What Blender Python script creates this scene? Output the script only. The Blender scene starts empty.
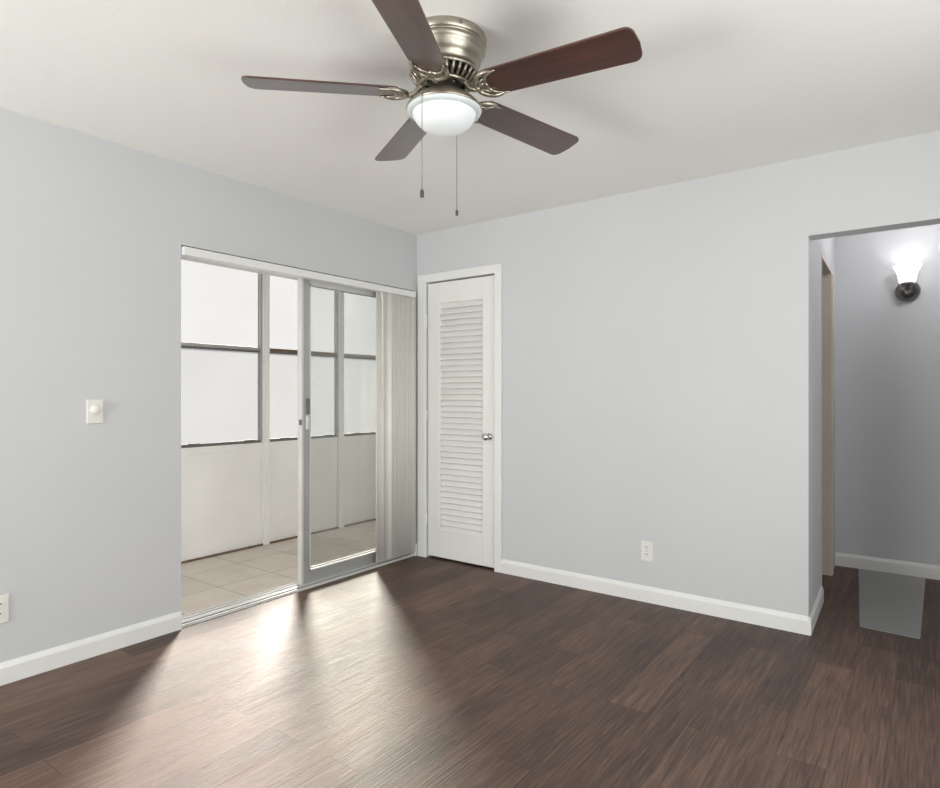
import bpy, bmesh, math, random
from mathutils import Vector, Matrix
random.seed(4)
scene = bpy.context.scene
COL = scene.collection
R = math.radians

# ------------------------------------------------------------------ camera
cam_d = bpy.data.cameras.new('camera'); cam = bpy.data.objects.new('camera', cam_d); COL.objects.link(cam)
cam_d.sensor_width = 36; cam_d.lens = 24.0; cam_d.clip_start = 0.05
cam.location = (3.17, -3.60, 1.228)
cam.rotation_euler = (R(90), 0, R(36.516))
scene.camera = cam

# ------------------------------------------------------------------ world, sun, window daylight, exposure
wd = bpy.data.worlds.new('sky'); scene.world = wd; wd.use_nodes = True
bg = wd.node_tree.nodes['Background']
bg.inputs['Color'].default_value = (0.96, 0.98, 1.0, 1); bg.inputs['Strength'].default_value = 1.7

def lamp(name, kind, loc, energy, color=(1, 1, 1), target=None, **kw):
    d = bpy.data.lights.new(name, kind); d.energy = energy; d.color = color
    for k, v in kw.items(): setattr(d, k, v)
    o = bpy.data.objects.new(name, d); COL.objects.link(o); o.location = loc
    if target is not None:
        o.rotation_euler = (Vector(target) - Vector(loc)).to_track_quat('-Z', 'Y').to_euler()
    return o
SUN_DIR = Vector((0.76, -0.65, -0.50)).normalized()
sun = lamp('sun', 'SUN', (-6, 5, 5), 32.0, (1.0, 0.93, 0.84), angle=R(10))
sun.rotation_euler = SUN_DIR.to_track_quat('-Z', 'Y').to_euler()
# daylight coming in by the two unseen windows behind the camera, plus added ceiling fills
DAY = (1.0, 0.985, 0.955)
lamp('daylight_rear', 'AREA', (1.0, -6.0, 1.35), 60, DAY, (1.3, 0, 1.5), shape='RECTANGLE', size=1.7, size_y=1.9)
lamp('ceiling_fill_rear', 'AREA', (0.4, -6.7, 0.10), 185, DAY, (1.7, -2.0, 2.44), shape='RECTANGLE', size=2.0, size_y=1.2)
lamp('daylight_side', 'AREA', (4.85, -3.0, 1.35), 40, DAY, (0, -2.8, 1.45), shape='RECTANGLE', size=3.3, size_y=1.9)
lamp('ceiling_fill_side', 'AREA', (5.4, -2.6, 0.10), 65, DAY, (2.4, -2.0, 2.44), shape='RECTANGLE', size=3.2, size_y=1.2)

vs = scene.view_settings
vs.view_transform = 'Standard'; vs.look = 'None'; vs.gamma = 1; vs.use_curve_mapping = False
vs.exposure = 0.10

# ------------------------------------------------------------------ materials
def newmat(name):
    m = bpy.data.materials.new(name); m.use_nodes = True
    nt = m.node_tree; return m, nt, nt.nodes['Principled BSDF']
def srgb(r, g, b):
    f = lambda c: (c / 255 / 12.92) if c <= 10 else ((c / 255 + 0.055) / 1.055) ** 2.4
    return (f(r), f(g), f(b), 1)
def N(nt, t, **kw):
    n = nt.nodes.new(t)
    for k, v in kw.items():
        if k in n.inputs: n.inputs[k].default_value = v
        else: setattr(n, k, v)
    return n
def pos_map(nt, scale):
    g = N(nt, 'ShaderNodeNewGeometry'); mp = N(nt, 'ShaderNodeMapping')
    mp.inputs['Scale'].default_value = scale
    nt.links.new(g.outputs['Position'], mp.inputs['Vector']); return mp.outputs['Vector']
def obj_map(nt, scale):
    g = N(nt, 'ShaderNodeTexCoord'); mp = N(nt, 'ShaderNodeMapping')
    mp.inputs['Scale'].default_value = scale
    nt.links.new(g.outputs['Object'], mp.inputs['Vector']); return mp.outputs['Vector']
def paint(name, col, rough=0.5, metal=0.0, vary=0.04, nscale=6.0, bump=0.0, bscale=250.0, spec=0.5):
    m, nt, b = newmat(name)
    n = N(nt, 'ShaderNodeTexNoise', Scale=nscale, Detail=4.0)
    nt.links.new(pos_map(nt, (1, 1, 1)), n.inputs['Vector'])
    rp = N(nt, 'ShaderNodeValToRGB')
    rp.color_ramp.elements[0].position = 0.3; rp.color_ramp.elements[1].position = 0.7
    rp.color_ramp.elements[0].color = tuple(c * (1 - vary) for c in col[:3]) + (1,)
    rp.color_ramp.elements[1].color = tuple(min(1, c * (1 + vary)) for c in col[:3]) + (1,)
    nt.links.new(n.outputs['Fac'], rp.inputs['Fac']); nt.links.new(rp.outputs['Color'], b.inputs['Base Color'])
    b.inputs['Roughness'].default_value = rough; b.inputs['Metallic'].default_value = metal
    b.inputs['Specular IOR Level'].default_value = spec
    if bump:
        n2 = N(nt, 'ShaderNodeTexNoise', Scale=bscale, Detail=3.0)
        nt.links.new(pos_map(nt, (1, 1, 1)), n2.inputs['Vector'])
        bp = N(nt, 'ShaderNodeBump', Strength=bump, Distance=0.003)
        nt.links.new(n2.outputs['Fac'], bp.inputs['Height']); nt.links.new(bp.outputs['Normal'], b.inputs['Normal'])
    return m
M = {}
M['wall'] = paint('wall_paint', (0.597, 0.605, 0.622, 1), 0.6, vary=0.012, nscale=1.5, bump=0.06)
M['ceiling'] = paint('ceiling_paint', (0.86, 0.85, 0.83, 1), 0.8, vary=0.012, nscale=2, bump=0.25, bscale=120)
M['white'] = paint('white_trim_paint', (0.80, 0.80, 0.79, 1), 0.35, vary=0.015)
M['door'] = paint('white_door_paint', (0.80, 0.80, 0.78, 1), 0.4, vary=0.015)
M['porch'] = paint('porch_white_paint', (0.89, 0.89, 0.88, 1), 0.5, vary=0.03, nscale=3)
M['cream'] = paint('cream_paint', (0.62, 0.54, 0.46, 1), 0.45, vary=0.02)
M['vane'] = paint('blind_vane_vinyl', (0.80, 0.785, 0.74, 1), 0.5, vary=0.02)
M['plastic'] = paint('white_plastic', (0.78, 0.77, 0.74, 1), 0.35, vary=0.01)
M['slot'] = paint('dark_slot', (0.03, 0.03, 0.03, 1), 0.6)
M['alu'] = paint('grey_aluminium', (0.42, 0.42, 0.415, 1), 0.45, 0.3, vary=0.05)
M['alu_light'] = paint('pale_aluminium', (0.66, 0.66, 0.65, 1), 0.4, 0.2, vary=0.05)
M['rail_dark'] = paint('dark_window_rail', (0.16, 0.15, 0.14, 1), 0.5, 0.2, vary=0.15, nscale=20)
M['dirt'] = paint('rust_brown_dirt', (0.16, 0.10, 0.06, 1), 0.8, vary=0.3, nscale=25)
M['nickel'] = paint('brushed_nickel', (0.40, 0.365, 0.31, 1), 0.38, 1.0, vary=0.08, nscale=40)
M['nickel_dark'] = paint('dark_nickel', (0.20, 0.19, 0.18, 1), 0.3, 1.0, vary=0.08, nscale=40)
M['antique'] = paint('antique_nickel', (0.40, 0.36, 0.30, 1), 0.35, 0.9, vary=0.35, nscale=90)
M['black'] = paint('black_motor', (0.015, 0.015, 0.015, 1), 0.5)
M['chrome'] = paint('satin_chrome', (0.62, 0.62, 0.62, 1), 0.15, 1.0, vary=0.02)
M['fob'] = paint('dark_fob', (0.06, 0.05, 0.045, 1), 0.4)

def mat_emit(name, col, strength, base=(0.9, 0.9, 0.9, 1)):
    m, nt, b = newmat(name)
    b.inputs['Base Color'].default_value = base; b.inputs['Roughness'].default_value = 0.25
    b.inputs['Emission Color'].default_value = col; b.inputs['Emission Strength'].default_value = strength
    return m
M['bowl'] = mat_emit('lit_frosted_bowl', (0.93, 0.98, 1.0, 1), 0.13, (0.75, 0.78, 0.8, 1))
M['bowl_rim'] = mat_emit('frosted_glass_rim', (0.93, 0.98, 1.0, 1), 0.05, (0.62, 0.66, 0.66, 1))
M['shade'] = mat_emit('lit_glass_shade', (1.0, 0.98, 0.97, 1), 1.1)

def mat_floor():
    m, nt, b = newmat('dark_vinyl_plank'); L = nt.links.new
    g = N(nt, 'ShaderNodeNewGeometry'); sp = N(nt, 'ShaderNodeSeparateXYZ'); cb = N(nt, 'ShaderNodeCombineXYZ')
    L(g.outputs['Position'], sp.inputs[0]); L(sp.outputs['Y'], cb.inputs['X']); L(sp.outputs['X'], cb.inputs['Y'])
    br = N(nt, 'ShaderNodeTexBrick'); br.offset = 0.37; br.offset_frequency = 2
    br.inputs['Scale'].default_value = 1.0; br.inputs['Brick Width'].default_value = 0.92
    br.inputs['Row Height'].default_value = 0.152; br.inputs['Mortar Size'].default_value = 0.0012
    br.inputs['Color1'].default_value = (0, 0, 0, 1); br.inputs['Color2'].default_value = (1, 1, 1, 1)
    br.inputs['Mortar'].default_value = (0.15, 0.15, 0.15, 1); br.inputs['Bias'].default_value = 0.0
    L(cb.outputs[0], br.inputs['Vector'])
    # grain coordinate, shifted per plank
    mp = N(nt, 'ShaderNodeMapping'); mp.inputs['Scale'].default_value = (1, 1, 1)
    off = N(nt, 'ShaderNodeVectorMath', operation='MULTIPLY_ADD')
    off.inputs[1].default_value = (7.3, 3.1, 0); L(br.outputs['Color'], off.inputs[0]); L(cb.outputs[0], off.inputs[2])
    L(off.outputs[0], mp.inputs['Vector'])
    mp.inputs['Scale'].default_value = (2.4, 42, 1)
    n1 = N(nt, 'ShaderNodeTexNoise', Scale=1.0, Detail=7.0, Roughness=0.66, Distortion=1.6); L(mp.outputs[0], n1.inputs['Vector'])
    mp2 = N(nt, 'ShaderNodeMapping'); mp2.inputs['Scale'].default_value = (5, 150, 1); L(off.outputs[0], mp2.inputs['Vector'])
    n2 = N(nt, 'ShaderNodeTexNoise', Scale=1.0, Detail=3.0); L(mp2.outputs[0], n2.inputs['Vector'])
    mp3 = N(nt, 'ShaderNodeMapping'); mp3.inputs['Scale'].default_value = (1.2, 2.2, 1); L(cb.outputs[0], mp3.inputs['Vector'])
    n3 = N(nt, 'ShaderNodeTexNoise', Scale=1.5, Detail=4.0); L(mp3.outputs[0], n3.inputs['Vector'])
    a1 = N(nt, 'ShaderNodeMath', operation='MULTIPLY_ADD'); a1.inputs[1].default_value = 0.55
    L(n1.outputs['Fac'], a1.inputs[0])
    s2 = N(nt, 'ShaderNodeMath', operation='MULTIPLY'); s2.inputs[1].default_value = 0.30; L(n2.outputs['Fac'], s2.inputs[0])
    L(s2.outputs[0], a1.inputs[2])
    s3 = N(nt, 'ShaderNodeMath', operation='MULTIPLY_ADD'); s3.inputs[1].default_value = 0.12
    L(br.outputs['Color'], s3.inputs[0]); L(a1.outputs[0], s3.inputs[2])
    s4 = N(nt, 'ShaderNodeMath', operation='MULTIPLY_ADD'); s4.inputs[1].default_value = 0.2
    L(n3.outputs['Fac'], s4.inputs[0]); L(s3.outputs[0], s4.inputs[2])
    rp = N(nt, 'ShaderNodeValToRGB'); e = rp.color_ramp.elements
    e[0].position = 0.39; e[0].color = (0.0236, 0.0140, 0.0105, 1)
    e[1].position = 0.80; e[1].color = (0.2421, 0.1450, 0.1045, 1)
    k = e.new(0.56); k.color = (0.0912, 0.0547, 0.0413, 1)
    L(s4.outputs[0], rp.inputs['Fac'])
    mx = N(nt, 'ShaderNodeMixRGB'); mx.blend_type = 'MULTIPLY'; mx.inputs['Fac'].default_value = 0.3
    inv = N(nt, 'ShaderNodeMath', operation='SUBTRACT'); inv.inputs[0].default_value = 1.0
    L(br.outputs['Fac'], inv.inputs[1]); L(rp.outputs['Color'], mx.inputs[1]); L(inv.outputs[0], mx.inputs[2])
    L(mx.outputs[0], b.inputs['Base Color'])
    rr = N(nt, 'ShaderNodeMath', operation='MULTIPLY_ADD'); rr.inputs[1].default_value = 0.24; rr.inputs[2].default_value = 0.44
    L(n1.outputs['Fac'], rr.inputs[0]); L(rr.outputs[0], b.inputs['Roughness'])
    b.inputs['Specular IOR Level'].default_value = 0.5
    hs = N(nt, 'ShaderNodeMath', operation='MULTIPLY_ADD'); hs.inputs[1].default_value = 1.6
    hb = N(nt, 'ShaderNodeMath', operation='MULTIPLY'); hb.inputs[1].default_value = 0.45; L(n1.outputs['Fac'], hb.inputs[0])
    L(n2.outputs['Fac'], hs.inputs[0]); L(hb.outputs[0], hs.inputs[2])
    bp = N(nt, 'ShaderNodeBump', Strength=0.55, Distance=0.0025); L(hs.outputs[0], bp.inputs['Height']); L(bp.outputs['Normal'], b.inputs['Normal'])
    return m
M['floor'] = mat_floor()

def mat_tile():
    m, nt, b = newmat('beige_porch_tile'); L = nt.links.new
    br = N(nt, 'ShaderNodeTexBrick'); br.offset = 0.0
    br.inputs['Scale'].default_value = 1.0; br.inputs['Brick Width'].default_value = 0.405
    br.inputs['Row Height'].default_value = 0.405; br.inputs['Mortar Size'].default_value = 0.004
    br.inputs['Color1'].default_value = (0.60, 0.54, 0.48, 1); br.inputs['Color2'].default_value = (0.66, 0.595, 0.53, 1)
    br.inputs['Mortar'].default_value = (0.36, 0.30, 0.25, 1)
    mp = N(nt, 'ShaderNodeMapping'); mp.inputs['Location'].default_value = (0.14, 0.10, 0)
    g = N(nt, 'ShaderNodeNewGeometry'); L(g.outputs['Position'], mp.inputs['Vector']); L(mp.outputs[0], br.inputs['Vector'])
    n = N(nt, 'ShaderNodeTexNoise', Scale=7.0, Detail=5.0); L(g.outputs['Position'], n.inputs['Vector'])
    mx = N(nt, 'ShaderNodeMixRGB'); mx.blend_type = 'OVERLAY'; mx.inputs['Fac'].default_value = 0.25
    L(br.outputs['Color'], mx.inputs[1]); L(n.outputs['Fac'], mx.inputs[2]); L(mx.outputs[0], b.inputs['Base Color'])
    b.inputs['Roughness'].default_value = 0.4
    return m
M['tile'] = mat_tile()

def mat_wood_blade():
    m, nt, b = newmat('cherry_blade_wood'); L = nt.links.new
    n = N(nt, 'ShaderNodeTexNoise', Scale=1.0, Detail=6.0, Distortion=0.6); L(obj_map(nt, (3, 38, 10)), n.inputs['Vector'])
    rp = N(nt, 'ShaderNodeValToRGB'); e = rp.color_ramp.elements
    e[0].position = 0.3; e[0].color = (0.026, 0.0090, 0.0065, 1); e[1].position = 0.75; e[1].color = (0.092, 0.031, 0.019, 1)
    L(n.outputs['Fac'], rp.inputs['Fac']); L(rp.outputs['Color'], b.inputs['Base Color'])
    b.inputs['Roughness'].default_value = 0.32; b.inputs['Coat Weight'].default_value = 1.0; b.inputs['Coat Roughness'].default_value = 0.3
    return m
M['blade'] = mat_wood_blade()

def mat_clear():
    m, nt, b = newmat('clear_pane_glass'); L = nt.links.new
    nt.nodes.remove(b); out = nt.nodes['Material Output']
    tr = N(nt, 'ShaderNodeBsdfTransparent'); tr.inputs['Color'].default_value = (0.975, 0.985, 0.975, 1)
    gl = N(nt, 'ShaderNodeBsdfGlossy', Roughness=0.02); fr = N(nt, 'ShaderNodeFresnel', IOR=1.45)
    gb = N(nt, 'ShaderNodeNewGeometry'); io = N(nt, 'ShaderNodeMath', operation='MULTIPLY_ADD')   # same reflectance on both faces
    io.inputs[1].default_value = 1 / 1.45 - 1.45; io.inputs[2].default_value = 1.45
    L(gb.outputs['Backfacing'], io.inputs[0]); L(io.outputs[0], fr.inputs['IOR'])
    df = N(nt, 'ShaderNodeBsdfDiffuse'); df.inputs['Color'].default_value = (0.8, 0.8, 0.78, 1)
    m1 = N(nt, 'ShaderNodeMixShader'); m1.inputs[0].default_value = 0.03; L(tr.outputs[0], m1.inputs[1]); L(df.outputs[0], m1.inputs[2])
    m2 = N(nt, 'ShaderNodeMixShader'); L(fr.outputs[0], m2.inputs[0]); L(m1.outputs[0], m2.inputs[1]); L(gl.outputs[0], m2.inputs[2])
    L(m2.outputs[0], out.inputs['Surface']); return m
M['clear'] = mat_clear()
def mat_obscure(name, trans, tcol):
    m, nt, b = newmat(name); L = nt.links.new
    nt.nodes.remove(b); out = nt.nodes['Material Output']
    n = N(nt, 'ShaderNodeTexNoise', Scale=2.2, Detail=3.0); L(pos_map(nt, (1, 1, 1.3)), n.inputs['Vector'])
    rp = N(nt, 'ShaderNodeValToRGB'); e = rp.color_ramp.elements
    e[0].position = 0.3; e[0].color = tuple(c * 0.92 for c in tcol) + (1,); e[1].position = 0.7; e[1].color = tuple(tcol) + (1,)
    L(n.outputs['Fac'], rp.inputs['Fac'])
    tl = N(nt, 'ShaderNodeBsdfTranslucent'); L(rp.outputs['Color'], tl.inputs['Color'])
    df = N(nt, 'ShaderNodeBsdfDiffuse'); L(rp.outputs['Color'], df.inputs['Color'])
    ms = N(nt, 'ShaderNodeMixShader'); ms.inputs[0].default_value = 0.35; L(tl.outputs[0], ms.inputs[1]); L(df.outputs[0], ms.inputs[2])
    tr = N(nt, 'ShaderNodeBsdfTransparent')
    m1 = N(nt, 'ShaderNodeMixShader'); m1.inputs[0].default_value = trans; L(ms.outputs[0], m1.inputs[1]); L(tr.outputs[0], m1.inputs[2])
    L(m1.outputs[0], out.inputs['Surface']); return m
M['pane_up'] = mat_obscure('obscure_glass_upper', 0.48, (0.155, 0.155, 0.155))
M['pane_low'] = mat_obscure('obscure_glass_lower', 0.46, (0.135, 0.135, 0.135))
def mat_sheen():
    m, nt, b = newmat('grey_floor_sheen')
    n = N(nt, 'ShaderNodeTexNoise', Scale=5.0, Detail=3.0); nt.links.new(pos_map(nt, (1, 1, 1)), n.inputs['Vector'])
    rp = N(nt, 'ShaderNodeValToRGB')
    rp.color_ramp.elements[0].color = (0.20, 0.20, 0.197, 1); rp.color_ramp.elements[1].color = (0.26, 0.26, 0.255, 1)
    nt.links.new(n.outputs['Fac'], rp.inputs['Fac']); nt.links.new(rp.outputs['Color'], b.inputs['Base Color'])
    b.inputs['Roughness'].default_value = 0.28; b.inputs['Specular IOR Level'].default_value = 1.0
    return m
M['sheen'] = mat_sheen()

# ------------------------------------------------------------------ mesh building
class MB:
    def __init__(s): s.bm = bmesh.new()
    def box(s, lo, hi, mat=None, bev=0.0):
        lo = Vector(lo); hi = Vector(hi); c = (lo + hi) / 2; d = hi - lo
        t = bmesh.new(); bmesh.ops.create_cube(t, size=1.0)
        bmesh.ops.scale(t, vec=d, verts=t.verts)
        if bev:
            bmesh.ops.bevel(t, geom=t.edges[:], offset=bev, segments=2, affect='EDGES', profile=0.5)
        bmesh.ops.translate(t, vec=c, verts=t.verts)
        s._add(t, mat); return s
    def _add(s, t, mat=None):
        if mat is not None: bmesh.ops.transform(t, matrix=mat, verts=t.verts)
        vm = [s.bm.verts.new(v.co) for v in t.verts]
        t.verts.index_update()
        for f in t.faces:
            try:
                nf = s.bm.faces.new([vm[v.index] for v in f.verts]); nf.smooth = f.smooth
            except ValueError: pass
        t.free()
    def lathe(s, prof, seg=48, mat=None, cap=True, axis='Z'):
        t = bmesh.new(); rings = []
        for (r, z) in prof:
            if r < 1e-6: rings.append([t.verts.new((0, 0, z))])
            else: rings.append([t.verts.new((r * math.cos(2 * math.pi * k / seg), r * math.sin(2 * math.pi * k / seg), z)) for k in range(seg)])
        for a, b in zip(rings, rings[1:]):
            for k in range(seg):
                k2 = (k + 1) % seg
                if len(a) == 1 and len(b) == 1: continue
                vs_ = [a[0], b[k2], b[k]] if len(a) == 1 else ([a[k], a[k2], b[0]] if len(b) == 1 else [a[k], a[k2], b[k2], b[k]])
                f = t.faces.new(vs_); f.smooth = True
        if cap:
            if len(rings[0]) > 1: t.faces.new(rings[0][::-1])
            if len(rings[-1]) > 1: t.faces.new(rings[-1])
        bmesh.ops.recalc_face_normals(t, faces=t.faces)
        s._add(t, mat); return s
    def tube(s, pts, rad, seg=10, mat=None):
        pts = [Vector(p) for p in pts]; t = bmesh.new(); rings = []
        rads = rad if isinstance(rad, (list, tuple)) else [rad] * len(pts)
        for i, p in enumerate(pts):
            d = (pts[min(i + 1, len(pts) - 1)] - pts[max(i - 1, 0)]).normalized()
            up = Vector((0, 0, 1)) if abs(d.z) < 0.95 else Vector((1, 0, 0))
            u = d.cross(up).normalized(); v = d.cross(u)
            rings.append([t.verts.new(p + (u * math.cos(2 * math.pi * k / seg) + v * math.sin(2 * math.pi * k / seg)) * rads[i]) for k in range(seg)])
        for a, b in zip(rings, rings[1:]):
            for k in range(seg):
                f = t.faces.new([a[k], a[(k + 1) % seg], b[(k + 1) % seg], b[k]]); f.smooth = True
        t.faces.new(rings[0][::-1]); t.faces.new(rings[-1])
        bmesh.ops.recalc_face_normals(t, faces=t.faces)
        s._add(t, mat); return s
    def prism(s, poly, z0, z1, mat=None, bev=0.0):
        t = bmesh.new(); a = [t.verts.new((x, y, z0)) for x, y in poly]
        f = t.faces.new(a); r = bmesh.ops.extrude_face_region(t, geom=[f])
        bmesh.ops.translate(t, vec=(0, 0, z1 - z0), verts=[v for v in r['geom'] if isinstance(v, bmesh.types.BMVert)])
        bmesh.ops.recalc_face_normals(t, faces=t.faces)
        if bev:
            ed = [e for e in t.edges if abs(e.verts[0].co.z - e.verts[1].co.z) < 1e-7]
            bmesh.ops.bevel(t, geom=ed, offset=bev, segments=2, affect='EDGES', profile=0.5)
        s._add(t, mat); return s
    def build(s, name, m, parent=None, loc=None):
        me = bpy.data.meshes.new(name); s.bm.to_mesh(me); s.bm.free()
        me.materials.append(m)
        o = bpy.data.objects.new(name, me); COL.objects.link(o)
        if parent is not None: o.parent = parent
        if loc: o.location = loc
        return o
def empty(name, loc=(0, 0, 0), rz=0.0):
    o = bpy.data.objects.new(name, None); COL.objects.link(o); o.location = loc; o.rotation_euler = (0, 0, rz)
    o.empty_display_size = 0.1; return o
def tag(o, label=None, cat=None, group=None, kind=None):
    if label: o['label'] = label
    if cat: o['category'] = cat
    if group: o['group'] = group
    if kind: o['kind'] = kind
    return o
def struct(o, label=None, cat=None): return tag(o, label, cat, None, 'structure')

H = 2.44           # ceiling
XR, YR = 4.45, -5.6  # unseen right and rear walls
YE = 1.58          # far wall of the hall
TW = 0.15          # wall thickness
OY0, OY1, OZ = -1.862, -0.032, 2.011       # sliding door opening in the left wall
HX0, HX1, HZ = 2.655, 3.62, 2.036          # hall opening in the back wall
DX0, DX1, DZ = 0.098, 0.732, 2.068         # closet door opening

# ------------------------------------------------------------------ room shell
struct(MB().box((0, YR - .12, -.10), (XR + .12, YE + .12, 0)).build('floor', M['floor']), 'dark brown wood-look plank floor of the room and hall', 'floor')
struct(MB().box((-TW, YR - .12, H), (XR + .12, YE + .12, H + .1)).build('ceiling', M['ceiling']), 'flat white painted ceiling carrying the fan', 'ceiling')
w = MB()
w.box((-TW, YR - .12, 0), (0, OY0, H)); w.box((-TW, OY0, OZ), (0, OY1, H)); w.box((-TW, OY1, 0), (0, 2.15, H))
w.box((-TW, YR - .12, -.1), (0, 2.15, 0))
struct(w.build('wall_left', M['wall']), 'pale grey wall pierced by the sliding glass door', 'wall')
w = MB()
w.box((0, 0, 0), (DX0, .12, H)); w.box((DX0, 0, DZ), (DX1, .12, H)); w.box((DX1, 0, 0), (HX0, .12, H))
w.box((HX0, 0, HZ), (HX1, .12, H)); w.box((HX1, 0, 0), (XR, .12, H))
struct(w.build('wall_back', M['wall']), 'pale grey wall between louvered door and hall opening', 'wall')
w = MB(); wy0, wy1, wz0, wz1 = -4.8, -1.2, .12, 2.25     # right wall window
w.box((XR, YR - .12, 0), (XR + .12, wy0, H)); w.box((XR, wy1, 0), (XR + .12, YE + .12, H))
w.box((XR, wy0, 0), (XR + .12, wy1, wz0)); w.box((XR, wy0, wz1), (XR + .12, wy1, H))
struct(w.build('wall_right', M['wall']))
w = MB(); vx0, vx1 = .15, 1.85                              # rear wall window
w.box((0, YR - .12, 0), (vx0, YR, H)); w.box((vx1, YR - .12, 0), (XR, YR, H))
w.box((vx0, YR - .12, 0), (vx1, YR, .12)); w.box((vx0, YR - .12, 2.25), (vx1, YR, H))
struct(w.build('wall_rear', M['wall']))
# hall
JY0, JY1, JZ = .62, 1.27, 2.06       # doorway in the hall's side wall
def SX(y): return HX0 - .035 * y       # the side wall runs slightly off square
HB = SX(YE)
def slab(mb, y0, y1, z0, z1, dx0=-.11, dx1=0.0):
    mb.prism([(SX(y0) + dx0, y0), (SX(y0) + dx1, y0), (SX(y1) + dx1, y1), (SX(y1) + dx0, y1)], z0, z1)
w = MB()
slab(w, .12, JY0, 0, H); slab(w, JY0, JY1, JZ, H); slab(w, JY1, YE, 0, H)
struct(w.build('wall_hall_side', M['wall']), 'short grey hall wall holding the narrow doorway', 'wall')
w = MB(); w.box((0, YE, 0), (XR + .12, YE + .12, H))
struct(w.build('wall_hall_end', M['wall']), 'grey hall end wall behind the lit sconce', 'wall')
# doorway lining and casing on the hall side
w = MB()
slab(w, JY1 - .018, JY1 - .001, 0, JZ, -.12, .003); slab(w, JY0, JY1, JZ - .018, JZ - .001, -.12, .003)
slab(w, JY0 + .001, JY0 + .018, 0, JZ, -.12, .003); slab(w, JY1 - .006, JY1 + .055, 0, JZ - .02, -.008, .010)
struct(w.build('trim_3', M['cream']), 'cream doorway casing in the hall beside the dark floor', 'door casing')

# baseboards
def base_prof(L_, h=.092, t=.014):
    return [(0, 0), (t, 0), (t, h - .022), (t * .75, h - .012), (t * .35, h), (0, h)]
def baseboard(name, p0, p1, nrm, label=None):
    p0 = Vector(p0); p1 = Vector(p1); n = Vector(nrm); b = MB(); t = b.bm
    ra = [t.verts.new(p0 + n * u + Vector((0, 0, v))) for u, v in base_prof(0)]
    rb = [t.verts.new(p1 + n * u + Vector((0, 0, v))) for u, v in base_prof(0)]
    k = len(ra)
    for i in range(k): t.faces.new([ra[i], ra[(i + 1) % k], rb[(i + 1) % k], rb[i]])
    t.faces.new(ra[::-1]); t.faces.new(rb); bmesh.ops.recalc_face_normals(t, faces=t.faces)
    return struct(b.build(name, M['white']), label, 'baseboard')
baseboard('baseboard_left', (0, YR, 0), (0, OY0 - .004, 0), (1, 0, 0), 'white baseboard under the dimmer and cut-off outlet')
baseboard('baseboard_back', (DX1 + .05, 0, 0), (HX0 + .012, 0, 0), (0, -1, 0), 'long white baseboard under the back wall outlet')
baseboard('baseboard_corner', (0, -.03, 0), (0, 0, 0), (1, 0, 0))
baseboard('baseboard_hall_side', (HX0, -.013, 0), (SX(JY0), JY0 - .002, 0), (1, 0, 0), 'short white baseboard turning into the hall')
baseboard('baseboard_hall_end', (HB, YE, 0), (XR, YE, 0), (0, -1, 0), 'white baseboard along the hall end wall')

# unseen windows behind the camera that let the daylight in
def plain_window(name, lo, hi, ax):
    r = struct(empty(name)); f = MB(); g = MB(); lo = Vector(lo); hi = Vector(hi); o = 1 - ax
    def bar(a0, a1, z0, z1, mb=f):
        l = lo.copy(); h_ = hi.copy(); l[o] = a0; h_[o] = a1; l.z = z0; h_.z = z1; mb.box(l, h_)
    bar(lo[o], hi[o], lo.z, lo.z + .05); bar(lo[o], hi[o], hi.z - .05, hi.z)
    bar(lo[o], lo[o] + .05, lo.z, hi.z); bar(hi[o] - .05, hi[o], lo.z, hi.z)
    mid = (lo[o] + hi[o]) / 2; bar(mid - .025, mid + .025, lo.z, hi.z)
    f.build('window_frame', M['white'], r)
    l = lo.copy(); h_ = hi.copy(); c = (lo[ax] + hi[ax]) / 2; l[ax] = c - .003; h_[ax] = c + .003
    g.box(l, h_).build('pane', M['clear'], r)
plain_window('window_5', (vx0, YR - .09, .12), (vx1, YR - .04, 2.25), 1)
plain_window('window_6', (XR + .04, wy0, wz0), (XR + .09, wy1, wz1), 0)

# ------------------------------------------------------------------ porch
PX = -1.27
struct(MB().box((PX - .12, -3.1, -.13), (-TW, 2.15, -.018)).build('floor_porch', M['tile']), 'beige square tile floor of the enclosed porch', 'floor')
struct(MB().box((PX - .12, -3.1, 2.40), (-TW, 2.15, 2.48)).build('ceiling_porch', M['porch']))
w = MB(); w.box((PX - .05, -3.1, -.018), (-TW, -3.0, 2.40)); struct(w.build('wall_porch_near', M['porch']))
w = MB(); w.box((PX - .05, 2.05, -.018), (-TW, 2.15, 2.40)); struct(w.build('wall_porch_far', M['porch']))
posts = [-0.44 + .818 * k for k in (-3, -2, -1, 0, 1, 2, 3)]
w = MB()
w.box((PX - .03, -3.0, -.018), (PX - .018, 2.05, .80)); w.box((PX - .055, -3.0, 2.29), (PX - .005, 2.05, 2.40))
struct(w.build('wall_porch_outer', M['porch']), 'white panel wall under the porch windows', 'wall')
MBd = MB(); MBd.box((PX - .008, -3.0, -.018), (PX + .004, 2.05, -.004))
struct(MBd.build('trim_4', M['dirt']), 'thin rusty brown strip where porch wall meets tiles', 'trim')
w = MB(); w.box((PX - .055, -3.0, .775), (PX - .010, 2.05, .828), bev=.003)
struct(w.build('trim_5', M['porch']), 'white sill rail running below the porch windows', 'trim')
plabel = {3: 'white porch post seen through the open doorway', 4: 'white porch post seen through the sliding glass panel'}
for i, y in enumerate(posts):
    p = MB(); p.box((PX - .05, y - .030, -.016), (PX + .012, y + .030, 2.40), bev=.003)
    p.box((PX + .012, y - .006, -.016), (PX + .019, y + .022, 2.40), bev=.002)
    struct(p.build('trim_%d' % (10 + i), M['porch']), plabel.get(i), 'post' if i in plabel else None)
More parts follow.
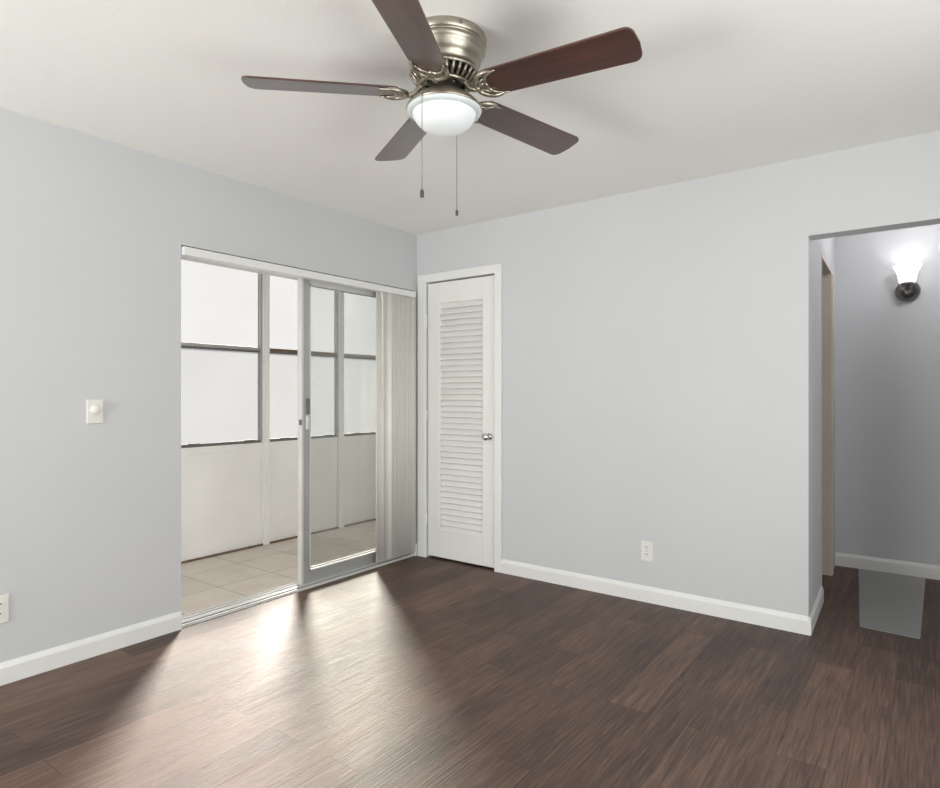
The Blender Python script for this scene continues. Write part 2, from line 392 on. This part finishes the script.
    # dark joint beside the post on the panel below
wlab = {2: 'frosted porch window with grey rail, beside the near wall edge', 3: 'frosted porch window with brown rail behind the sliding door stile',
        4: 'frosted porch window seen whole through the glass, nearest the blinds'}
for i in range(6):
    y0, y1 = posts[i] + .030, posts[i + 1] - .030
    r = struct(empty('window_%d' % (10 + i), (PX, (y0 + y1) / 2, .828)), wlab.get(i), 'window' if i in wlab else None)
    yo = (y0 + y1) / 2; hw = (y1 - y0) / 2
    f = MB(); z0, z1 = 0, 1.465
    f.box((-.045, -hw, z0), (-.010, -hw + .010, z1)); f.box((-.045, hw - .014, z0), (-.004, hw, z1))
    f.box((-.045, -hw, z1 - .012), (-.010, hw, z1))
    f.build('window_frame', M['alu'], r)
    f = MB(); f.box((-.030, -hw, 0), (-.018, hw, .024), bev=.001); f.build('bottom_rail', M['rail_dark'], r)
    zm = .748
    f = MB(); f.box((-.040, -hw, zm + .010), (-.012, hw, zm + .034), bev=.002); mr = f.build('meeting_rail', M['alu'] if i != 3 else M['dirt'], r)
    f = MB(); f.box((-.040, -hw, zm - .008), (-.016, hw, zm + .010)); f.build('rail_shade_strip', M['rail_dark'], mr)  # dark strip standing in for the shade line under the rail
    f = MB(); f.box((-.038, -hw, zm + .02), (-.033, hw, z1)); f.build('upper_pane', M['pane_up'], r)
    f = MB(); f.box((-.026, -hw, .01), (-.021, hw, zm + .01)); f.build('lower_pane', M['pane_low'], r)
    for yy in (-.55 * hw, .70 * hw):
        f = MB(); f.box((-.020, yy - .045, .016), (-.008, yy + .045, .030), bev=.003); f.build('latch', M['rail_dark'], r)

# ------------------------------------------------------------------ sliding glass door
d2 = struct(empty('door_2', (0, OY0, 0)), 'grey aluminium sliding glass door, slid open beside the blinds', 'sliding door')
W = OY1 - OY0
f = MB(); f.box((-TW, 0, 1.966), (-.045, W, 2.004)); f.box((-TW, 0, 0), (-.05, .022, 1.966)); f.box((-TW, W - .025, 0), (-.06, W, 1.966))
f.build('door_frame', M['alu_light'], d2)
f = MB(); f.box((-TW, .0, -.016), (.0, W, .004)); 
for x in (-.012, -.046, -.066, -.104, -.140): f.box((x - .003, 0, .004), (x + .003, W, .013))
f.build('track', M['alu_light'], d2)
f = MB(); f.box((-.040, 0, .004), (-.034, W, .007)); f.box((-.020, 0, .004), (-.017, W, .0065)); f.build('track_groove', M['slot'], d2)
def slide_panel(name, ya, yb, x0, x1, handle):
    st = .057
    f = MB(); f.box((x0, ya, .012), (x1, ya + st, 1.972), bev=.003); f.box((x0, yb - st, .012), (x1, yb, 1.972), bev=.003)
    f.box((x0 + .002, ya + st, .012), (x1 - .002, yb - st, .085)); p = f.build(name, M['alu'], d2)
    xc = (x0 + x1) / 2
    MB().box((xc - .003, ya + st, .085), (xc + .003, yb - st, 1.942)).build('glass_pane', M['clear'], p)
    MB().box((x0 + .002, ya + st, 1.942), (x1 - .002, yb - st, 1.972)).build('top_rail', M['alu_light'], p)
    g = MB(); b = .012; bx0 = x1 - .004; bx1 = x1 + .003
    g.box((bx0, ya + st, .085), (bx1, yb - st, .085 + b)); g.box((bx0, ya + st, 1.942 - b), (bx1, yb - st, 1.942))
    g.box((bx0, ya + st, .085), (bx1, ya + st + .008, 1.942)); g.box((bx0, yb - st - .008, .085), (bx1, yb - st, 1.942))
    g.build('glazing_bead', M['alu_light'], p)
    if handle:
        MB().box((x0 - .002, ya - .012, .012), (x1 + .002, ya + .008, 1.972), bev=.003).build('edge_strip', M['alu_light'], p)
        MB().box((x1 - .004, ya + .028, 1.10), (x1 + .012, ya + .05, 1.20), bev=.004).build('handle', M['rail_dark'], p)
        MB().box((x1 - .004, ya + .026, 1.00), (x1 + .010, ya + .052, 1.09), bev=.004).build('handle_plate', M['alu_light'], p)
        MB().box((x1 - .01, ya - .022, 1.03), (x1 + .008, ya - .010, 1.065), bev=.003).build('latch', M['rail_dark'], p)
slide_panel('sliding_panel', .838, W - .03, -.100, -.066, True)
slide_panel('fixed_panel', .868, W - .02, -.142, -.108, False)

# ------------------------------------------------------------------ vertical blind
vb = tag(empty('vertical_blind', (0, OY1, 0)), 'cream vertical blind drawn to the corner side of the sliding door', 'blind')
f = MB(); f.box((-.040, -W + .004, 1.957), (.022, -.004, 2.001), bev=.003); f.build('head_rail', M['white'], vb)
def vane(y, ang, name='vane'):
    mb = MB(); t = mb.bm; n = 6; wv = .089; rows = []
    for side in (0, 1):
        for z in (.030, 1.962):
            rows.append([t.verts.new((-wv / 2 + wv * k / n, .006 * (1 - ((2 * k / n) - 1) ** 2) + side * .0012, z)) for k in range(n + 1)])
    for k in range(n):
        t.faces.new([rows[0][k], rows[0][k + 1], rows[1][k + 1], rows[1][k]]); t.faces.new([rows[2][k + 1], rows[2][k], rows[3][k], rows[3][k + 1]])
        t.faces.new([rows[0][k + 1], rows[0][k], rows[2][k], rows[2][k + 1]]); t.faces.new([rows[1][k], rows[1][k + 1], rows[3][k + 1], rows[3][k]])
    t.faces.new([rows[0][0], rows[1][0], rows[3][0], rows[2][0]]); t.faces.new([rows[1][n], rows[0][n], rows[2][n], rows[3][n]])
    bmesh.ops.recalc_face_normals(t, faces=t.faces)
    for f_ in t.faces: f_.smooth = True
    o = mb.build(name, M['vane'], vb); o.location = (-.005, y, 0); o.rotation_euler = (0, 0, ang); return o
vane(-.353, R(88))
for k in range(11):
    vane(-.288 + k * .0252, R(66 + random.uniform(-8, 8)))
MB().tube([(.018, -.372, 1.966), (.034, -.372, 1.90), (.034, -.372, 1.12)], .004, 8).build('wand', M['vane'], vb)

# ------------------------------------------------------------------ louvered closet door
t_ = MB(); cw = .062
t_.box((DX0 - cw - .012, -.018, 0), (DX0 - .004, 0, DZ - .004), bev=.002); t_.box((DX1 - .006, -.018, 0), (DX1 + cw - .012, 0, DZ - .004), bev=.002)
t_.box((DX0 - cw - .012, -.018, DZ - .004), (DX1 + cw - .012, 0, DZ + .056), bev=.002)
t_.box((DX0 - .004, -.016, 0), (DX0 + .004, .12, DZ)); t_.box((DX1 - .006, -.016, 0), (DX1 + .004, .12, DZ)); t_.box((DX0, 0, DZ - .004), (DX1, .12, DZ + .002))
struct(t_.build('trim_1', M['white']), 'white flat casing around the louvered closet door', 'door casing')
x0, x1 = DX0 + .014, DX1 - .010
d1 = struct(empty('door_1', (x0, .0, 0)), 'narrow white louvered closet door in the corner', 'door')
DWd = x1 - x0; zb, zt = .018, DZ - .014; lz0, lz1 = .215, 1.90; lx0, lx1 = .120, DWd - .108
f = MB(); y0, y1 = .000, .034
f.box((0, y0, zb), (lx0, y1, zt), bev=.002); f.box((lx1, y0, zb), (DWd, y1, zt), bev=.002)
f.box((lx0, y0, zb), (lx1, y1, lz0), bev=.001); f.box((lx0, y0, lz1), (lx1, y1, zt), bev=.001)
leaf = f.build('door_leaf', M['door'], d1)
f = MB(); ns = 40; pitch = (lz1 - lz0) / ns
for k in range(ns):
    zc = lz0 + (k + .5) * pitch
    mt = Matrix.Translation((0, .017, zc)) @ Matrix.Rotation(R(58), 4, 'X')
    f.box((lx0 - .004, -.024, -.0035), (lx1 + .004, .024, .0035), mat=mt)
f.build('louver_slats', M['door'], d1)
MB().box((lx0 - .004, .040, lz0 - .02), (lx1 + .004, .043, lz1 + .02)).build('louver_backing', M['door'], d1)
kb = Matrix.Translation((DWd - .050, 0, .93)) @ Matrix.Rotation(R(90), 4, 'X')
kn = MB(); kn.lathe([(.024, 0), (.024, .004), (.010, .008), (.009, .026), (.020, .036), (.026, .046), (.024, .056), (.014, .062), (0, .063)], 28, kb)
kn.build('knob', M['chrome'], d1)
for z in (.28, 1.06, 1.77):
    g = MB(); g.tube([(-.007, -.006, z - .05), (-.007, -.006, z + .05)], .006, 10); g.build('hinge', M['white'], d1)
MB().box((DX0, .115, 0), (DX1, .12, DZ)).build('closet_back', M['slot'], d1).location = (-x0, 0, 0)

# ------------------------------------------------------------------ ceiling fan
FC = (1.826, -1.927, H)
TILT = Matrix.Rotation(R(0.75), 3, Vector((-.595, .8036, 0)))   # the fan hangs slightly out of true
fan = tag(empty('ceiling_fan', FC), 'five-blade ceiling fan with dark wood blades and nickel light bowl', 'ceiling fan')
fan.rotation_euler = TILT.to_euler()
can = MB().lathe([(0, .003), (.138, .003), (.141, -.004), (.141, -.026), (.137, -.029), (.134, -.031), (.134, -.036), (.138, -.039), (.138, -.046), (.133, -.052),
                  (.130, -.056), (.127, -.062), (.122, -.082), (.117, -.084), (.114, -.10), (.109, -.108), (.085, -.112), (0, -.112)], 64).build('canopy', M['nickel'], fan)
for k in range(4):
    a = k * math.pi / 2 + 2.6
    sc = MB(); sc.lathe([(.006, 0), (.006, .002), (0, .004)], 12, Matrix.Rotation(a, 4, 'Z') @ Matrix.Translation((.141, 0, -.014)) @ Matrix.Rotation(R(90), 4, 'Y'))
    sc.build('screw', M['nickel_dark'], can)
# slotted vent ring: fins standing between an upper and a lower ring
v = MB(); nf = 30
v.lathe([(.104, -.112), (.119, -.118), (.121, -.124), (.116, -.128), (.100, -.120)], 64, cap=False)
v.lathe([(.076, -.150), (.087, -.156), (.092, -.163), (.087, -.168), (.072, -.164), (.070, -.155)], 64, cap=False)
for k in range(nf):
    a = 2 * math.pi * k / nf
    v.tube([(.114 * math.cos(a), .114 * math.sin(a), -.124), (.104 * math.cos(a), .104 * math.sin(a), -.140), (.085 * math.cos(a), .085 * math.sin(a), -.160)], .0058, 6)
v.build('vent_ring', M['antique'], fan)
MB().lathe([(0, -.110), (.100, -.112), (.096, -.130), (.078, -.152), (.060, -.150), (.052, -.156), (0, -.156)], 48).build('motor', M['black'], fan)
# light kit
lk = MB().lathe([(0, -.136), (.040, -.138), (.046, -.142), (.050, -.148), (.050, -.176), (.054, -.181), (.066, -.186), (.088, -.199), (.108, -.214), (.124, -.229), (.1295, -.238), (.1285, -.243), (.122, -.244), (.0, -.240)], 64).build('light_kit', M['nickel'], fan)
for k in range(3):
    a = k * 2 * math.pi / 3 + R(-135)
    s2 = MB(); s2.lathe([(.006, 0), (.006, .003), (0, .005)], 12, Matrix.Rotation(a, 4, 'Z') @ Matrix.Translation((.050, 0, -.158)) @ Matrix.Rotation(R(90), 4, 'Y'))
    s2.build('screw', M['nickel_dark'], lk)
MB().lathe([(.1265, -.240), (.127, -.246), (.124, -.252), (.117, -.255), (.109, -.256), (.104, -.252), (.104, -.240)], 64, cap=False).build('bowl_rim', M['bowl_rim'], fan)
MB().lathe([(.109, -.242), (.109, -.255), (.106, -.267), (.095, -.284), (.077, -.300), (.053, -.310), (.026, -.315), (0, -.316)], 64, cap=False).build('glass_bowl', M['bowl'], fan)
# blades
BZ = -.188; PITCH = R(12)
def blade_outline():
    L0, L1 = .145, .672; pts = []
    def wid(x): return .060 + .010 * (x - L0) / (L1 - L0)
    n = 10
    r1 = .036
    for k in range(n + 1):           # root arc, concave corner rounding
        a = math.pi / 2 + math.pi * k / n
        pts.append((L0 + .030 + .030 * math.cos(a), wid(L0) * math.sin(a)))
    w1 = wid(L1)
    for k in range(7):
        a = -math.pi / 2 + (math.pi / 2) * k / 6
        pts.append((L1 - r1 + r1 * math.cos(a) * .8, -w1 + r1 + r1 * math.sin(a)))
    pts.append((L1 - r1 * .10, 0))
    for k in range(7):
        a = (math.pi / 2) * k / 6
        pts.append((L1 - r1 + r1 * math.cos(a) * .8, w1 - r1 + r1 * math.sin(a)))
    return pts
pm = Matrix.Rotation(-PITCH, 4, 'X')     # leading (counter-clockwise) edge lower
blade_mb = MB(); blade_mb.prism(blade_outline(), -.0035, .0035, None, .0012)
iron_mb = MB()
for sgn in (1, -1):                      # crescent rim hugging the blade root, with a spike towards the blade's edge
    pts = [Vector((.180 + .0 * k, 0, -.007)) for k in ()]
    for k in range(11):
        a = math.pi - sgn * (math.pi * .62) * k / 10
        pts.append(Vector((.183 + .056 * math.cos(a), .056 * math.sin(a), -.007)))
    pts.append(Vector((.222, sgn * .054, -.006)))
    iron_mb.tube(pts, [.0082] * 8 + [.0075, .0062, .0045, .0018], 8, pm)
    pts = []
    for k in range(9):
        a = math.pi - sgn * (math.pi * .5) * k / 8
        pts.append(Vector((.199 + .046 * math.cos(a) * .8, .046 * math.sin(a), -.007)))
    iron_mb.tube(pts, [.0055] * 6 + [.0045, .0035, .002], 8, pm)
    iron_mb.tube([Vector((.129, sgn * .004, -.007)), Vector((.149, sgn * .020, -.007)), Vector((.171, sgn * .034, -.007))], .0045, 8, pm)
    iron_mb.lathe([(.006, -.012), (.006, -.008), (.0, -.007)], 10, pm @ Matrix.Translation((.172, sgn * .030, 0)))
iron_mb.lathe([(.013, -.012), (.015, -.009), (.015, -.004), (.012, -.003)], 16, pm @ Matrix.Translation((.157, 0, 0)))
iron_mb.tube([(.055, 0, .040), (.072, 0, .036), (.088, 0, .016), (.104, 0, -.004), (.120, 0, -.010), (.140, 0, -.008)], [.011, .010, .009, .009, .009, .008], 10)
b0 = blade_mb.build('blade', M['blade'], fan); i0 = iron_mb.build('blade_iron', M['antique'], fan)
b0.data.transform(pm)
for k in range(5):
    a = R(42 + 36.516 + 72 * k)
    b = b0 if k == 0 else b0.copy(); ir = i0 if k == 0 else i0.copy()
    for o in (b, ir):
        if k: COL.objects.link(o)
        o.parent = fan; o.location = (0, 0, BZ); o.rotation_euler = (0, 0, a)
# pull chains (camera frame: first one on the near side, second one on the far side)
def chain(dx, dy, z0, z1, fr, fl):
    c = MB(); c.tube([(dx * .8, dy * .8, z0 + .006), (dx, dy, z0), (dx, dy, z1)], .0011, 6)
    z = z0
    while z > z1:
        c.lathe([(0, .0016), (.0016, 0), (0, -.0016)], 6, Matrix.Translation((dx, dy, z))); z -= .006
    o = c.build('pull_chain', M['nickel_dark'], fan)
    top = Vector((dx, dy, z0)); o.rotation_euler = TILT.inverted().to_euler(); o.location = top - TILT.inverted() @ top
    g = MB(); g.lathe([(0, z1 + .002), (.003, z1), (fr, z1 - .004), (fr, z1 - fl + .003), (fr * .6, z1 - fl), (0, z1 - fl)], 16, Matrix.Translation((dx, dy, 0)))
    g.build('fob', M['fob'], o)
fw = Vector((-.595, .8036)); rt = Vector((.8036, .595))
q = rt * -.068 + fw * -.112; chain(q.x, q.y, -.236, -.550, .0065, .026)
q = rt * .040 + fw * .118; chain(q.x, q.y, -.230, -.548, .0050, .020)

# ------------------------------------------------------------------ wall sconce in the hall
sx, sz = 3.028, 1.925
wsc = tag(empty('wall_sconce', (sx, YE, sz)), 'lit wall sconce with white flared glass shade on dark round backplate', 'wall lamp')
bp_ = Matrix.Rotation(R(90), 4, 'X')
MB().lathe([(0, 0), (.070, 0), (.071, .006), (.068, .020), (.058, .038), (.042, .054), (.024, .063), (0, .066)], 40, bp_).build('backplate', M['nickel_dark'], wsc)
MB().tube([(0, -.055, 0), (0, -.085, .002), (0, -.105, .012), (0, -.110, .035)], .010, 12).build('arm', M['nickel_dark'], wsc)
MB().lathe([(0, .018), (.030, .020), (.036, .030), (.036, .044), (0, .046)], 28, Matrix.Translation((0, -.110, 0))).build('shade_holder', M['nickel_dark'], wsc)
MB().lathe([(.0, .040), (.046, .042), (.050, .060), (.054, .085), (.062, .115), (.075, .142), (.082, .155), (.078, .155), (.070, .140), (.058, .113), (.050, .085), (.046, .062), (.040, .050), (0, .048)], 40,
            Matrix.Translation((0, -.110, 0)), cap=False).build('lamp_shade', M['shade'], wsc)
pl_ = lamp('sconce_bulb', 'POINT', (0, -.110, .080), .7, (1.0, .97, .98), shadow_soft_size=.02); pl_.parent = wsc

# flush lamp added to brighten the hall wall, hidden above the opening's head
hl = tag(empty('hall_fill_lamp', (3.15, 1.02, H)), 'unseen round flush lamp added to brighten the hall wall, hidden by the opening head', 'fill lamp')
MB().lathe([(0, 0), (.10, 0), (.10, -.014), (.085, -.022), (0, -.022)], 36).build('lamp_base', M['nickel'], hl)
MB().lathe([(.088, -.020), (.090, -.034), (.080, -.056), (.055, -.074), (.025, -.082), (0, -.084)], 36, cap=False).build('glass_bowl', M['shade'], hl)
l2 = lamp('hall_fill_bulb', 'POINT', (0, 0, -.13), 6.5, (1.0, .98, 1.0), shadow_soft_size=.05); l2.parent = hl

# ------------------------------------------------------------------ wall plates
def plate_mb(wd_, ht, t=.007):
    return MB().box((-wd_ / 2, -t, -ht / 2), (wd_ / 2, 0, ht / 2), bev=.003)
def outlet(loc, rz, label):
    o = tag(empty('power_outlet', loc, rz), label, 'outlet', None)
    plate_mb(.074, .118).build('wall_plate', M['plastic'], o)
    for s_ in (1, -1):
        r_ = MB().box((-.017, -.0095, s_ * .0205 - .0145), (.017, -.006, s_ * .0205 + .0145), bev=.0015).build('socket', M['plastic'], o)
        g = MB()
        for xx in (-.007, .007): g.box((xx - .0016, -.0102, s_ * .0205 + .000), (xx + .0016, -.0090, s_ * .0205 + .009))
        g.lathe([(.0025, 0), (.0025, .0008)], 10, Matrix.Translation((0, -.0094, s_ * .0205 - .007)) @ Matrix.Rotation(R(90), 4, 'X'))
        g.build('socket_slots', M['slot'], r_)
    MB().lathe([(.0032, 0), (.003, .0014), (0, .002)], 12, Matrix.Translation((0, -.007, 0)) @ Matrix.Rotation(R(90), 4, 'X')).build('screw', M['chrome'], o)
    return o
outlet((1.808, 0, .300), 0, 'white double power outlet above the back wall baseboard')
outlet((0, -2.661, .318), R(90), 'white double power outlet on the wall below the dimmer, partly cut off')
dm = tag(empty('dimmer_switch', (0, -2.283, 1.146), R(90)), 'white rotary dimmer switch on the wall beside the sliding door', 'dimmer switch')
plate_mb(.072, .114).build('wall_plate', M['plastic'], dm)
MB().lathe([(.021, .006), (.021, .010), (.018, .024), (.015, .026), (0, .026)], 32, Matrix.Translation((0, 0, .008)) @ Matrix.Rotation(R(90), 4, 'X')).build('knob', M['plastic'], dm)

# ------------------------------------------------------------------ sheet added on the hall floor to stand in for a grey reflective smear
def rounded(poly, r=.015, n=4):
    out = []; P = [Vector(p) for p in poly]
    for i, p in enumerate(P):
        a = (P[i - 1] - p).normalized(); b = (P[(i + 1) % len(P)] - p).normalized()
        for k in range(n + 1):
            t = k / n; q = (p + a * r) * (1 - t) ** 2 + p * 2 * t * (1 - t) + (p + b * r) * t ** 2; out.append((q.x, q.y))
    return out
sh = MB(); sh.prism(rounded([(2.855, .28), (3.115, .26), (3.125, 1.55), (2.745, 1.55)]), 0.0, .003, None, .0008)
tag(sh.build('floor_sheen_patch', M['sheen']), 'shiny grey patch added on the dark hall floor in place of a reflective smear', 'mat')
